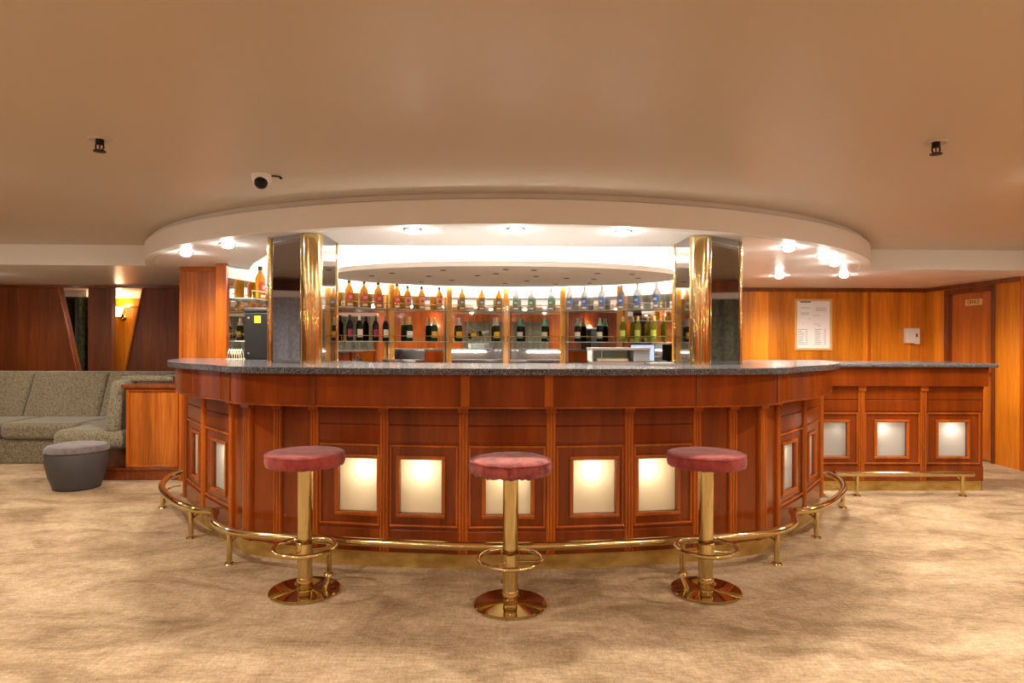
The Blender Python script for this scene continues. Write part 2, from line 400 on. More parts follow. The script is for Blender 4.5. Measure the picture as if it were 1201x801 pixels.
def curtain(name, p0, p1, z0, z1, m, label, amp=.035, waves=9, grp=None):
    p0, p1 = Vector((*p0, 0)), Vector((*p1, 0)); t = (p1-p0); L = t.length; t.normalize(); n = Vector((t.y, -t.x, 0))
    b = MB(); N = waves*10; rows = []
    for off in (0, .008):
        r0, r1 = [], []
        for i in range(N+1):
            u = i/N; w = math.sin(u*waves*2*PI)+.3*math.sin(u*waves*4.7*PI+1)
            q = p0+t*(L*u)+n*(amp*w+off); q2 = p0+t*(L*u)+n*(amp*1.2*w+off)
            r1.append(b.bm.verts.new((q.x, q.y, z1))); r0.append(b.bm.verts.new((q2.x, q2.y, z0)))
        rows.append((r0, r1))
    for r0, r1 in rows:
        for i in range(N): b.bm.faces.new((r0[i], r0[i+1], r1[i+1], r1[i]))
    (a0, a1), (c0, c1) = rows
    for A, B in ((a0, c0), (a1, c1)):
        for i in range(N): b.bm.faces.new((A[i], A[i+1], B[i+1], B[i]))
    o = b.build(name, m, smooth=True); tag(o, label, 'curtain', grp); return o
curtain('window_curtain', (-7.3, 9.4), (-5.97, 9.4), .02, 1.97, M['curtain_green'], 'dark green curtain seen through the opening behind the sofa', .05, 7)
b = MB(); b.box(-7.3, -5.95, 9.30, 9.34, 1.965, ZS); struct(b.build('trim_13', M['soffit_paint']), 'grey pelmet above the dark green curtain', 'trim')
curtain('lounge_curtain', (-6.7, 5.9), (-6.7, 3.2), .02, 1.97, M['curtain_grey'], 'blue grey curtain reflected in the smoked mirror column', .05, 10)
curtain('lounge_curtain', (6.7, 3.2), (6.7, 5.9), .02, 1.97, M['curtain_olive'], 'olive curtain reflected in the smoked mirror column', .05, 10)
for x0 in (-3.9, -.7, 2.4): curtain('lounge_curtain', (x0+1.4, -4.0), (x0, -4.0), .02, 2.0, M['curtain_olive'], 'grey curtain between the lounge sconces seen only in the bar mirrors', .04, 7, 'curtains between the lounge sconces')
b = MB(); b.box(-6.8, -6.55, 3.1, 6.0, 1.97, 2.055); struct(b.build('trim_14', M['soffit_paint']), 'pale pelmet above the blue grey curtain', 'trim')
b = MB(); b.box(6.55, 6.8, 3.1, 6.0, 1.97, 2.055); struct(b.build('trim_15', M['soffit_paint']), 'pale pelmet above the olive curtain', 'trim')

# ------------------------------------------------------------------ bar counter
BODY = [(0, 3.832), (.26, 3.838), (.48, 3.857), (.73, 3.888), (.95, 3.922), (1.165, 3.965), (1.41, 4.03), (1.63, 4.12), (1.81, 4.31), (2.0, 4.52), (2.19, 4.74), (2.38, 4.965), (2.55, 5.21), (2.64, 5.5)]
FASC = [(0, 3.615), (.35, 3.622), (.70, 3.648), (1.10, 3.71), (1.42, 3.77), (1.63, 3.88), (1.79, 4.07), (2.02, 4.27), (2.26, 4.52), (2.46, 4.85), (2.60, 5.2), (2.65, 5.5)]
INNER = [(0, 4.42), (.6, 4.46), (.95, 4.6), (1.10, 4.84), (1.35, 4.93), (1.62, 4.92), (1.72, 5.05), (1.78, 5.5)]
body = spline(mirror_pts(BODY), 6); fasc = spline(mirror_pts(FASC), 6); inner = spline(mirror_pts(INNER), 6)
ZB, ZF, ZG0, ZG1 = .09, .985, 1.163, 1.2
bar = thing('bar_counter', (0, 4.3, 0), 'large curved varnished bar counter with backlit frosted panels', 'bar')
b = MB(); b.sweep(body, [(-.02, 0), (-.005, 0), (-.005, ZB), (-.02, ZB)]); b.build('plinth', M['brass_dull'], bar)
b = MB(); b.sweep(fasc, [(0, ZF), (0, ZG0), (-.03, ZG0), (-.03, ZF)]); b.build('fascia', M['bar_wood'], bar, bevel=.004)
b = MB(); b.sweep(fasc, [(-.012, ZF-.012), (-.012, ZF), (-.27, ZF), (-.27, ZF-.012)]); b.build('fascia_soffit', M['bar_trim'], bar)
b = MB(); b.sweep(inner, [(.0, 0), (.0, ZG0), (.03, ZG0), (.03, 0)]); b.build('service_side', M['dark_inside'], bar)
b = MB(); b.sweep(inner, [(0, .96), (0, 1.0), (-.28, 1.0), (-.28, .96)]); b.build('service_worktop', M['steel'], bar, bevel=.004)
for s in (-1, 1):
    b = MB(); x0, x1 = sorted((s*1.80, s*2.63)); b.box(x0, x1, 5.47, 5.5, 0, ZG0); b.build('end_panel', M['bar_wood'], bar)
def frame_of(p0, p1):
    p0, p1 = Vector(p0), Vector(p1); t = (p1-p0); W = t.length; t.normalize(); n = Vector((t.y, -t.x))
    def f(u, o, z): q = p0+t*u+n*o; return (q.x, q.y, z)
    return f, W
def rect_frame(b, f, u0, u1, z0, z1, w, o0, o1):
    b.box(u0, u1, o0, o1, z0, z0+w, f); b.box(u0, u1, o0, o1, z1-w, z1, f)
    b.box(u0, u0+w, o0, o1, z0+w, z1-w, f); b.box(u1-w, u1, o0, o1, z0+w, z1-w, f)
def light_box(root, f, h0, h1, g0, g1, power, col, ux=.5):
    b = MB()
    for pts in ([(h0, -.03, g0), (h1, -.03, g0), (h1, -.16, g0), (h0, -.16, g0)], [(h0, -.03, g1), (h1, -.03, g1), (h1, -.16, g1), (h0, -.16, g1)],
                [(h0, -.03, g0), (h0, -.03, g1), (h0, -.16, g1), (h0, -.16, g0)], [(h1, -.03, g0), (h1, -.03, g1), (h1, -.16, g1), (h1, -.16, g0)],
                [(h0, -.16, g0), (h1, -.16, g0), (h1, -.16, g1), (h0, -.16, g1)]):
        b.face([f(*p) for p in pts])
    b.build('light_box', M['box_white'], root)
    if power:
        li = bpy.data.lights.new('pane_lamp', 'POINT'); li.energy = power; li.color = col; li.shadow_soft_size = .018
        lo = bpy.data.objects.new('pane_lamp', li); COL.objects.link(lo); lo.location = Vector(f(h0+(h1-h0)*ux, -.085, g1-.065))
        lo.parent = root; lo.location -= root.location
def window_bay(root, p0, p1, h0, h1, pane, power, col, ux=.5, g0=.325, g1=.645, z_top=ZF-.012, zm=.735):
    f, W = frame_of(p0, p1)
    b = MB()
    b.box(0, h0, -.03, 0, ZB, zm, f); b.box(h1, W, -.03, 0, ZB, zm, f); b.box(h0, h1, -.03, 0, ZB, g0, f); b.box(h0, h1, -.03, 0, g1, zm, f)
    b.box(0, W, -.03, .006, zm+.012, zm+.112, f); b.box(0, W, -.03, 0, zm, zm+.012, f); b.box(0, W, -.03, 0, zm+.112, zm+.118, f); b.box(0, W, -.03, .006, zm+.118, z_top-.025, f)
    b.box(0, W, -.03, .014, z_top-.025, z_top, f); b.box(0, W, -.03, .01, ZB, .225, f)
    b.build('panel', M['bar_wood'], root, bevel=.003)
    b = MB(); rect_frame(b, f, .03, W-.03, .243, zm-.002, .014, -.002, .013); b.build('moulding', M['bar_trim'], root, bevel=.005)
    b = MB(); rect_frame(b, f, h0-.024, h1+.024, g0-.024, g1+.024, .024, -.012, .016); b.build('window_frame', M['bar_trim'], root, bevel=.006)
    b = MB(); a = [f(h0, -.018, g0), f(h1, -.018, g0), f(h1, -.018, g1), f(h0, -.018, g1)]; b.face(a)
    r = [f(h0, -.022, g0), f(h1, -.022, g0), f(h1, -.022, g1), f(h0, -.022, g1)]
    for i in range(4): b.face([a[i], a[(i+1) % 4], r[(i+1) % 4], r[i]])
    b.build('pane', pane, root)
    light_box(root, f, h0, h1, g0, g1, power, col, ux)
def plain_bay(root, p0, p1, z_top=ZF-.012):
    f, W = frame_of(p0, p1); b = MB(); b.box(0, W, -.03, 0, ZB, z_top, f); b.box(0, W, -.03, .012, z_top-.025, z_top, f)
    b.build('panel', M['bar_wood'], root, bevel=.003)
def pilaster(root, p, nrm, w=.056, z_top=ZF-.012, z0=ZB):
    n = Vector(nrm).normalized(); t = Vector((-n.y, n.x)); p = Vector(p)
    def f(u, o, z): q = p+t*u+n*o; return (q.x, q.y, z)
    b = MB(); b.box(-w/2, w/2, -.02, .012, z0, z_top, f)
    for k in (-1, 0, 1):
        q = p+t*(k*w/3.1)+n*.012; b.tube([(q.x, q.y, z0+.005), (q.x, q.y, z_top-.05)], w/6.6, 8)
    b.box(-w/2-.004, w/2+.004, -.02, .03, z_top-.045, z_top, f)
    b.build('pilaster', M['bar_trim'], root, bevel=.002)
def body_at(x):
    best = min(body, key=lambda q: abs(q[0]-x)); return best
cw = (1, .86, .64); ww = (1, .86, .68)
joints = [-1.165, -.728, -.255, .262, .733, 1.165]
jp = [(x, body_at(x)[1]) for x in joints]
def ycurve(x):
    for a, c in zip(body, body[1:]):
        if a[0] <= x <= c[0]: return a[1]+(c[1]-a[1])*(x-a[0])/(c[0]-a[0])
jp = [(x, ycurve(x)) for x in joints]
wins = [(-1.015, -.775), (-.634, -.384), (-.122, .142), (.397, .652), (.795, 1.036)]
for i in range(5):
    p0, p1 = jp[i], jp[i+1]
    f, W = frame_of(p0, p1)
    k = W/(p1[0]-p0[0])
    window_bay(bar, p0, p1, (wins[i][0]-p0[0])*k, (wins[i][1]-p0[0])*k, M['pane'], 1.25, cw, (.66, .52, .5, .45, .28)[i])
CORN = [(1.165, 3.965), (1.41, 4.03), (1.63, 4.12), (1.81, 4.31)]
WING = [(1.81, 4.31), (2.19, 4.74), (2.57, 5.25)]
for s in (-1, 1):
    def S(p): return (s*p[0], p[1])
    def bayp(a, c): return (S(a), S(c)) if s > 0 else (S(c), S(a))
    for a, c in zip(CORN, CORN[1:]): plain_bay(bar, *bayp(a, c))
    for k, (a, c, (h0, h1)) in enumerate(((WING[0], WING[1], (.115, .375)), (WING[1], WING[2], (.15, .385)))):
        p0, p1 = bayp(a, c); W = (Vector(p1)-Vector(p0)).length
        hh = (h0, h1) if s > 0 else (W-h1, W-h0)
        window_bay(bar, p0, p1, hh[0], hh[1], M['pane_grey'], (.5 if s < 0 else .25), ww, .75 if s < 0 else .4)
    for p, w in ((CORN[1], .06), (CORN[2], .075), (CORN[3], .05), (WING[1], .06), (WING[2], .06)):
        q = min(body, key=lambda q: (q[0]-s*p[0])**2+(q[1]-p[1])**2); pilaster(bar, S(p), (q[2], q[3]), w)
for p in jp:
    q = body_at(p[0]); pilaster(bar, p, (q[2], q[3]))
sv = [(x-nx*.10, y-ny*.10, 1.15) for x, y, nx, ny in inner if abs(x) < .9]
b = MB(); b.tube(sv, .008, 8); b.build('added_glow_tube', M['service'], bar, smooth=True)  # glowing tube added out of sight to brighten the disc and soffit
# raised joint strips on the fascia
for x, w in ((-1.085, .02), (-.24, .05), (.25, .05), (1.085, .028), (-1.66, .012), (1.62, .012)):
    q = min(fasc, key=lambda q: abs(q[0]-x)); n = Vector((q[2], q[3])); t = Vector((-n.y, n.x)); p = Vector((q[0], q[1]))
    b = MB(); b.box(-w/2, w/2, -.004, .006, ZF, ZG0, lambda u, o, z: (*(p+t*u+n*o), z)); b.build('fascia_strip', M['bar_trim'] if abs(x) < 1 else M['trim_wood'], bar, bevel=.002)
# granite top
gran = [(x+nx*.05, y+ny*.05) for x, y, nx, ny in fasc] + [(x-nx*.06 if abs(x) < .9 else x, y-ny*.06 if abs(x) < .9 else y) for x, y, nx, ny in reversed(inner)]
b = MB(); b.prism(gran, ZG0, ZG1); o = b.build('granite_countertop', M['granite'], bevel=.016, seg=4)
tag(o, 'dark speckled granite top following the curve of the large bar', 'countertop')

# side counter
sc_ = thing('side_counter', (3.6, 6.1, 0), 'straight wooden side counter with three frosted panes below the framed notice', 'bar')
YR = 5.87; XR0, XR1 = 2.62, 4.37; zt = .955
jx = [XR0+.05, 3.245, 3.815, XR1]
wn = [(2.86, 3.115), (3.39, 3.662), (3.955, 4.222)]
for i in range(3):
    window_bay(sc_, (jx[i], YR), (jx[i+1], YR), wn[i][0]-jx[i], wn[i][1]-jx[i], M['pane_grey'], (.12, .5, .65)[i], (1, .9, .76), (.7, .25, .5)[i], .315, .625, zt, .715)
for x in jx[:3]: pilaster(sc_, (x, YR), (0, -1), .06, zt)
b = MB(); b.box(XR0, XR1+.02, YR-.05, YR+.03, zt, 1.128); b.build('fascia', M['bar_wood'], sc_, bevel=.004)
b = MB(); b.box(XR0, XR1-.01, YR+.003, YR+.02, 0, ZB); b.build('plinth', M['brass_dull'], sc_)
b = MB(); b.box(XR1-.03, XR1-.001, YR+.004, YR+.62, 0, 1.128); b.box(XR0, XR0+.03, YR+.004, YR+.62, 0, 1.128); b.box(XR0, XR1, YR+.59, YR+.62, 0, 1.128); b.build('end_panel', M['bar_wood'], sc_, bevel=.003)
b = MB(); b.box(XR0-.05, XR1+.075, YR-.10, YR+.68, 1.128, 1.165); o = b.build('granite_countertop', M['granite'], bevel=.014, seg=4)
tag(o, 'speckled granite top of the straight side counter', 'countertop')

# foot rails
def rail(name, pts, z, posts, label, r=.0245, bracket=True):
    x0 = sum(p[0] for p in pts)/len(pts); y0 = sum(p[1] for p in pts)/len(pts)
    root = thing(name, (x0, y0, 0), label, 'foot rail', 'brass foot rails along the bars')
    sp = spline(pts, 8); b = MB(); b.tube([(x, y, z) for x, y, _, _ in sp], r, 16); b.build('rail', M['brass'], root, smooth=True, angle=60)
    for x, y, nx, ny in posts:
        b = MB(); b.tube([(x, y, 0), (x, y, z-.012)], .0165, 12); b.lathe([(0, 0), (.034, 0), (.03, .01), (.0165, .014)], x, y, 0, 14)
        b.tube([(x, y, z-.07), (x-nx*.07, y-ny*.07, z-.035), (x-nx*.13, y-ny*.13, z-.03)], .007, 8)
        b.build('post', M['brass'], root, smooth=True)
    return root
def near(sp, x): return min(sp, key=lambda q: abs(q[0]-x))
RAILC = [(0, 3.637), (.40, 3.66), (.78, 3.718), (1.25, 3.80), (1.47, 3.852), (1.67, 3.935), (1.825, 4.09), (1.90, 4.24), (1.945, 4.37)]
spc = spline(mirror_pts(RAILC), 8)
pp = []
for x in (-1.665, -1.02, 0, 1.02, 1.65):
    q = near(spc, x); pp.append(q)
rail('foot_rail', mirror_pts(RAILC), .2, pp, 'long curved brass foot rail along the middle of the bar behind the stools')
RAILW = [(1.965, 4.385), (2.15, 4.455), (2.42, 4.725), (2.69, 5.11), (2.825, 5.485), (2.80, 5.70), (2.70, 5.80)]
for s in (-1, 1):
    pts = [(s*x, y) for x, y in RAILW]
    if s < 0: pts = pts[::-1]
    sp = spline(pts, 8); post = [min(sp, key=lambda q: (q[0]-s*x)**2+(q[1]-y)**2) for x, y in ((2.15, 4.455), (2.745, 5.25), (2.80, 5.70))]
    rail('foot_rail', pts, .2, post, 'short brass foot rail curling round the bar end ' + ('beside the sofa partition' if s < 0 else 'towards the side counter'))
rail('foot_rail', [(2.9, 5.67), (3.5, 5.665), (4.13, 5.66)], .195, [(3.1, 5.67, 0, -1), (4.035, 5.66, 0, -1)], 'straight brass foot rail in front of the side counter')

# ------------------------------------------------------------------ mirrored columns
def column(s, label):
    P = [(1.63, 4.49), (1.365, 4.30), (1.22, 4.315), (1.215, 4.66), (1.48, 4.80)]
    P = [(s*x, y) for x, y in P]
    root = thing('mirrored_column', (s*1.4, 4.5, ZG1), label, 'column', 'smoked mirror columns on the bar')
    b = MB(); b.prism(P, ZG1, ZS-.002); b.build('mirror_cladding', M['bronze_mirror'], root)
    a, c = Vector(P[1]), Vector(P[2]); mid = (a+c)/2; R = (a-c).length/2; t = (c-a).normalized(); n = Vector((t.y, -t.x))
    if n.y > 0: n = -n
    poly = []
    for k in range(17):
        q = PI*k/16; w = mid - t*R*math.cos(q)*1.0 + n*R*.72*math.sin(q); poly.append((w.x, w.y))
    b = MB(); b.prism(poly, ZG1, ZS-.003); b.build('brass_corner', M['brass'], root, smooth=True, angle=60)
    for k, r in ((0, .02 if s < 0 else .012), (3, .009)):
        b = MB(); b.tube([(P[k][0], P[k][1], ZG1), (P[k][0], P[k][1], ZS-.004)], r, 10); b.build('brass_edge', M['brass'], root, smooth=True)
column(-1, 'smoked mirror column with brass corner standing beside the black box')
column(1, 'smoked mirror column with brass corner standing nearer the framed notice')

# ------------------------------------------------------------------ back bar
def pol(th, r): t = math.radians(th); return (r*math.sin(t), AY+r*math.cos(t))
backbar = thing('back_bar_display', (0, 8.4, 0), 'curved mirrored bottle display with oak posts and glass shelves', 'shelving')
TH = [-91, -70, -52.5, -34.6, -16.9, .3, 17.6, 35.2, 53.0]
Z1, Z2 = 1.747, 1.35
for th in TH[1:]:
    if th == -70: continue
    f, W = None, None
    c = pol(th, 2.44); t = math.radians(th); n = Vector((math.sin(t), math.cos(t))); tt = Vector((n.y, -n.x)); c = Vector(c)
    b = MB(); b.box(-.033, .033, .03, .08, 1.0, ZS-.003, lambda u, o, z: (*(c+tt*u+n*o), z)); b.build('post', M['post_wood'], backbar, bevel=.004)
for a, c in zip(TH, TH[1:]):
    p, q = pol(a, 2.545), pol(c, 2.545); f, W = frame_of(p, q)
    b = MB(); b.box(0, W, -.012, 0, 1.002, 1.925, f); b.build('mirror_panel', M['mirror'], backbar)
    p, q = pol(a, 2.50), pol(c, 2.50); f, W = frame_of(p, q)
    g = .035
    for z in (Z1, Z2):
        b = MB(); b.box(g, W-g, -.018, .145, z-.010, z, f); sh = b.build('glass_shelf', M['glass'], backbar)
        b = MB(); b.tube([f(g, .15, z+.065), f(W-g, .15, z+.065)], .005, 8)
        for u in (g+.01, W-g-.01): b.tube([f(u, .15, z-.012), f(u, .15, z+.065)], .004, 6)
        b.build('guard_rail', M['brass'], sh, smooth=True)
pa = []
for k in range(50):
    t = math.radians(-91+(54+91)*k/49); pa.append((math.sin(t)*2.52, AY+math.cos(t)*2.52, -math.sin(t), -math.cos(t)))
b = MB(); b.sweep(pa, [(0, 1.0), (0, 1.075), (.02, 1.075), (.02, 1.0)]); b.build('upstand', M['granite'], backbar)
b = MB(); b.sweep(pa, [(0, .96), (0, 1.0), (.5, 1.0), (.5, .96)]); o = b.build('granite_countertop', M['granite'], bevel=.01)
tag(o, 'speckled granite back counter under the bottle display', 'countertop')
b = MB(); b.sweep(pa, [(0, 0), (0, .96), (.45, .96), (.45, 0)]); o = b.build('back_counter', M['dark_wood']); tag(o, 'dark wooden curved cabinet under the back counter', 'cabinet')

# wooden pillar at the end of the bar and low partition
pil = thing('wooden_pillar', (-2.93, 6.36, 0), 'tall square veneer pillar behind the bar end beside the black box', 'pillar')
b = MB(); b.box(-3.125, -2.735, 6.27, 6.50, 0, ZS-.002); b.build('shaft', M['end_wood'], pil, bevel=.003)
b = MB()
for x0, x1, z0, z1 in ((-3.13, -3.10, 0, ZS-.003), (-2.765, -2.725, 0, ZS-.003), (-3.10, -2.765, ZS-.045, ZS-.003)): b.box(x0, x1, 6.255, 6.275, z0, z1)
b.build('edging', M['bar_trim'], pil, bevel=.004)
b = MB(); b.box(-2.655, -2.555, 5.965, 6.0, 1.0, ZS-.003); b.build('post', M['bar_trim'], backbar, bevel=.004)

part = thing('low_partition', (-3.3, 6.8, 0), 'low veneered partition between the sofa and the bar', 'partition')
b = MB(); b.box(-3.66, -2.80, 6.33, 8.43, 0, .885); b.build('body', M['end_wood'], part)
b = MB(); b.box(-3.70, -2.78, 6.28, 8.44, .885, .925); b.build('cap', M['trim_wood'], part, bevel=.012, seg=3)
b = MB()
for x0, x1, z0, z1 in ((-3.665, -3.635, .12, .885), (-3.19, -3.165, .12, .885), (-3.635, -3.19, .855, .88), (-3.635, -3.19, .12, .14)): b.box(x0, x1, 6.312, 6.332, z0, z1)
b.build('edging', M['bar_trim'], part, bevel=.004)
b = MB(); b.box(-3.95, -2.80, 6.30, 6.34, 0, .12); b.box(-3.95, -2.80, 6.29, 6.34, .095, .12); b.build('skirting', M['trim_wood'], part, bevel=.004)

# ------------------------------------------------------------------ sofa, ottoman
sofa = thing('corner_sofa', (-5.0, 7.7, 0), 'olive tweed corner sofa built in against the mahogany wall', 'sofa')
def cushion(name, x0, x1, y0, y1, z0, z1, lean=0, bev=.05, leanx=0):
    b = MB(); dz = z1-z0
    nx, ny, nz = 8, 6, 4; 
    b.box(x0, x1, y0, y1, z0, z1, lambda x, y, z: (x+leanx*(z-z0)/dz, y+lean*(z-z0)/dz, z))
    return b.build(name, M['sofa'], sofa, smooth=True, bevel=bev, seg=5)
b = MB(); b.box(-6.78, -3.75, 7.13, 8.2, 0, .275); b.build('base', M['sofa'], sofa, bevel=.02)
for x0, x1 in ((-6.75, -5.46), (-5.45, -4.62), (-4.61, -3.72)): cushion('seat_cushion', x0, min(x1, -3.74), 7.06, 7.9, .275, .45)
for x0, x1 in ((-6.75, -5.69), (-5.68, -4.80), (-4.79, -4.0)): cushion('back_cushion', x0, x1, 7.68, 7.95, .42, .965, .22, .045)
cushion('seat_cushion', -4.42, -3.72, 6.36, 7.3, .275, .47, 0, .075)
cushion('side_back', -3.93, -3.785, 6.38, 7.7, .44, .955, 0, .045, .075)
b = MB(); b.box(-4.15, -3.70, 6.55, 7.15, 0, .275); b.build('base', M['trim_wood'], sofa)
b = MB(); b.tube([(-3.82, 6.52, .962), (-3.66, 6.54, .964), (-3.45, 6.58, .962), (-3.36, 6.6, .958)], [.028, .032, .03, .02], 12); b.build('bolster', M['sofa'], sofa, smooth=True)

ot = thing('ottoman', (-3.92, 5.99, 0), 'round grey upholstered ottoman in front of the sofa', 'ottoman')
b = MB(); b.lathe([(0, .0), (.215, .0), (.225, .012), (.228, .03), (.265, .12), (.292, .22), (.297, .29), (.292, .33), (.283, .334)], -3.92, 5.99, 0, 48, sx=.85, sy=.85); b.build('body', M['ottoman'], ot, smooth=True)
b = MB(); b.lathe([(.285, .334), (.30, .342), (.298, .368), (.275, .392), (.2, .404), (.1, .402), (0, .398)], -3.92, 5.99, 0, 48, sx=.85, sy=.85); b.build('lid_cushion', M['ottoman_top'], ot, smooth=True)
b = MB(); b.lathe([(.0, .0), (.20, .0), (.222, .0), (.226, .02), (.2, .022)], -3.92, 5.99, .001, 40, sx=.85, sy=.85); b.build('foot_ring', M['black_matte'], ot, smooth=True)

# ------------------------------------------------------------------ stools
def stool(loc, label, seat_kind, rz=0):
    root = thing('bar_stool', (0, 0, 0), label, 'stool', 'brass bar stools')
    b = MB(); b.lathe([(0, 0), (.181, 0), (.187, .004), (.188, .011), (.183, .016), (.05, .021), (.04, .024), (0, .024)], seg=64); b.build('base_plate', M['brass_plate'], root, smooth=True, angle=30)
    b = MB(); b.lathe([(.039, .02), (.0395, .67), (.06, .675), (.06, .685), (0, .685)], seg=32); b.build('pole', M['brass'], root, smooth=True)
    b = MB(); b.lathe([(.043, .20), (.045, .202), (.045, .268), (.043, .27)], seg=32); b.build('collar', M['brass'], root, smooth=True)
    b = MB(); b.lathe([(.0395, .021), (.0425, .026), (.0425, .075), (.0395, .08)], seg=32); b.build('sleeve', M['brass'], root, smooth=True)
    fr = MB(); fr.torus(0, 0, .238, .163, .0115); fr = fr.build('foot_ring', M['brass'], root, smooth=True)
    b = MB()
    for k in range(3):
        q = PI/2+.35+2*PI*k/3; b.tube([(.04*math.cos(q), .04*math.sin(q), .225), (.16*math.cos(q), .16*math.sin(q), .236)], .006, 8)
    b.build('spoke', M['brass'], fr, smooth=True)
    R = .21
    rnd = random.Random(seat_kind)
    ph = [rnd.uniform(0, 6.28) for _ in range(8)]
    if seat_kind == 2:
        prof = [(0, .69), (.12, .69), (.185, .688), (.200, .683), (.209, .692), (.213, .71), (.208, .727), (.199, .739), (.2015, .745), (.194, .751), (.17, .757), (.12, .761), (.06, .761), (0, .76)]
        def warp(p, q):
            r = p.xy.length
            if r > .17:
                k = (r-.17)/.04
                s_ = 1+.012*math.sin(5*q+ph[0])*k+.012*math.sin(11*q+ph[1])*k+.006*math.sin(23*q+ph[2])*k
                z = p.z
                if z < .70: z += .003*math.sin(13*q+ph[3])+.0035*math.sin(29*q+ph[4])
                return Vector((p.x*s_, p.y*s_, z-.006*max(0, math.sin(q+PI))*k*.5))
            return Vector((p.x, p.y, p.z+.003*math.sin(3*q+ph[5])*(r/.17)))
    else:
        prof = [(0, .683), (.12, .683), (.19, .682), (.204, .686), (.208, .70), (.209, .725), (.206, .738), (.203, .742), (.2045, .747), (.198, .752), (.17, .756), (.12, .759), (.06, .760), (0, .760)]
        def warp(p, q):
            r = p.xy.length; k = max(0, r-.1)/.11
            s_ = 1+.003*math.sin(7*q+ph[0])*k+.002*math.sin(17*q+ph[1])*k
            return Vector((p.x*s_, p.y*s_, p.z+(.002*math.sin(19*q+ph[2])*k if p.z < .69 else 0)))
    b = MB(); b.lathe(prof, seg=72, warp=warp); st = b.build('seat', M['velvet_worn'] if seat_kind == 2 else M['velvet'], root, smooth=True, angle=80)
    b = MB(); n = 72
    b.tube([((.204 + .002*math.sin(5*2*PI*k/n+ph[6]))*math.cos(2*PI*k/n), (.204+.002*math.sin(5*2*PI*k/n+ph[6]))*math.sin(2*PI*k/n), .744+.0015*math.sin(9*2*PI*k/n)) for k in range(n)], .0042, 8, closed=True)
    b.build('piping', M['velvet'], st, smooth=True)
    root.location = loc; root.rotation_euler = (0, 0, rz)
    return root
stool((-1.086, 3.505, 0), 'red velvet bar stool with smooth seat standing on the sofa side of the wrinkled stool', 1, .3)
stool((.018, 3.315, 0), 'middle bar stool with wrinkled sagging red seat cover on brass pole', 2, 0)
stool((1.079, 3.495, 0), 'red velvet bar stool with smooth seat standing nearest the side counter', 3, -.4)

# ------------------------------------------------------------------ ceiling items
def add_light(name, kind, loc, energy, col, **kw):
    li = bpy.data.lights.new(name, kind); li.energy = energy; li.color = col
    for k, v in kw.items(): setattr(li, k, v)
    o = bpy.data.objects.new(name, li); COL.objects.link(o); o.location = loc; return o
DLCOL = (1, .89, .74)
def downlight(x, y, z, label, group, energy, proto=[None]):
    if proto[0] is None:
        root = thing('downlight', (0, 0, 0), label, 'downlight', group)
        b = MB(); b.lathe([(.042, 0), (.055, -.002), (.058, -.006), (.05, -.009), (.042, -.006)], seg=28); b.build('trim_ring', M['steel'], root, smooth=True)
        b = MB(); b.lathe([(.040, -.004), (.038, -.016), (.028, -.026), (.014, -.031), (0, -.032)], seg=20); b.build('lens', M['lens'], root, smooth=True)
        proto[0] = root; root.location = (x, y, z)
    else:
        root = dup(proto[0], (x, y, z), 0, label, group)
    if z < 2.1: add_light('downlight_lamp', 'SPOT', (x, y, z-.05), energy, DLCOL, spot_size=math.radians(166), spot_blend=.3, shadow_soft_size=.035)
    else: add_light('downlight_lamp', 'SPOT', (x, y, z-.05), energy, DLCOL, spot_size=math.radians(168), spot_blend=.35, shadow_soft_size=.035)
DL = [(-2.575, 5.245, 'downlight in the soffit above the bar end by the veneer pillar'),
      (-2.041, 4.77, 'downlight in the soffit between the veneer pillar and the mirrored column'),
      (-.597, 4.10, 'downlight first of three over the bar front, counting from the black box'),
      (.054, 4.06, 'downlight middle of the three over the bar front'),
      (.741, 4.12, 'downlight last of three over the bar front, counting from the black box'),
      (2.096, 4.784, 'downlight just outside the mirrored column on the notice side'),
      (2.586, 5.244, 'downlight in the soffit second out from the notice-side column'),
      (2.905, 5.687, 'downlight in the soffit third out from the notice-side column, near the drum edge'),
      (3.515, 6.68, 'downlight farthest back over the side counter by the drum edge'),
      (2.889, 6.797, 'downlight low in view above the framed notice beside the column')]
for i, (x, y, lab) in enumerate(DL): downlight(x, y, ZS, lab, 'halogen downlights in the bar soffit', 52 if abs(x) < 1 else 42)
for x in (-5, -2.3, 0, 2.3, 5):
    for y in (-2.6, -.4, 1.25):
        if y == 1.25 and abs(x) < 1: continue
        downlight(x, y, ZC, 'added halogen downlight beside the drum, unseen, brightening the floor near the bar', 'lounge ceiling downlights', 34 if y > -1 else 50)
for x, y in ((-2.95, 3.3), (2.95, 3.3), (-4.6, 4.9), (4.6, 4.9)):
    downlight(x, y, ZC, 'added halogen downlight beside the drum, unseen, brightening the floor near the bar', 'lounge ceiling downlights', 70)  # unseen lamps added to shift floor and ceiling brightness towards the drum
downlight(-5.6, 6.9, ZS, 'halogen downlight in the soffit above the sofa end outside the view', 'sofa downlights', 22)
downlight(-4.3, 9.0, ZS, 'added hidden halogen downlight brightening the room seen through the openings', 'added far room downlights', 40)  # unseen lamp added to brighten the room beyond the openings
downlight(-7.3, 9.0, ZS, 'added hidden halogen downlight brightening the curtained room seen through the opening', 'added curtained room downlights', 14)  # added lamp kept hidden behind the wall, lights the curtain

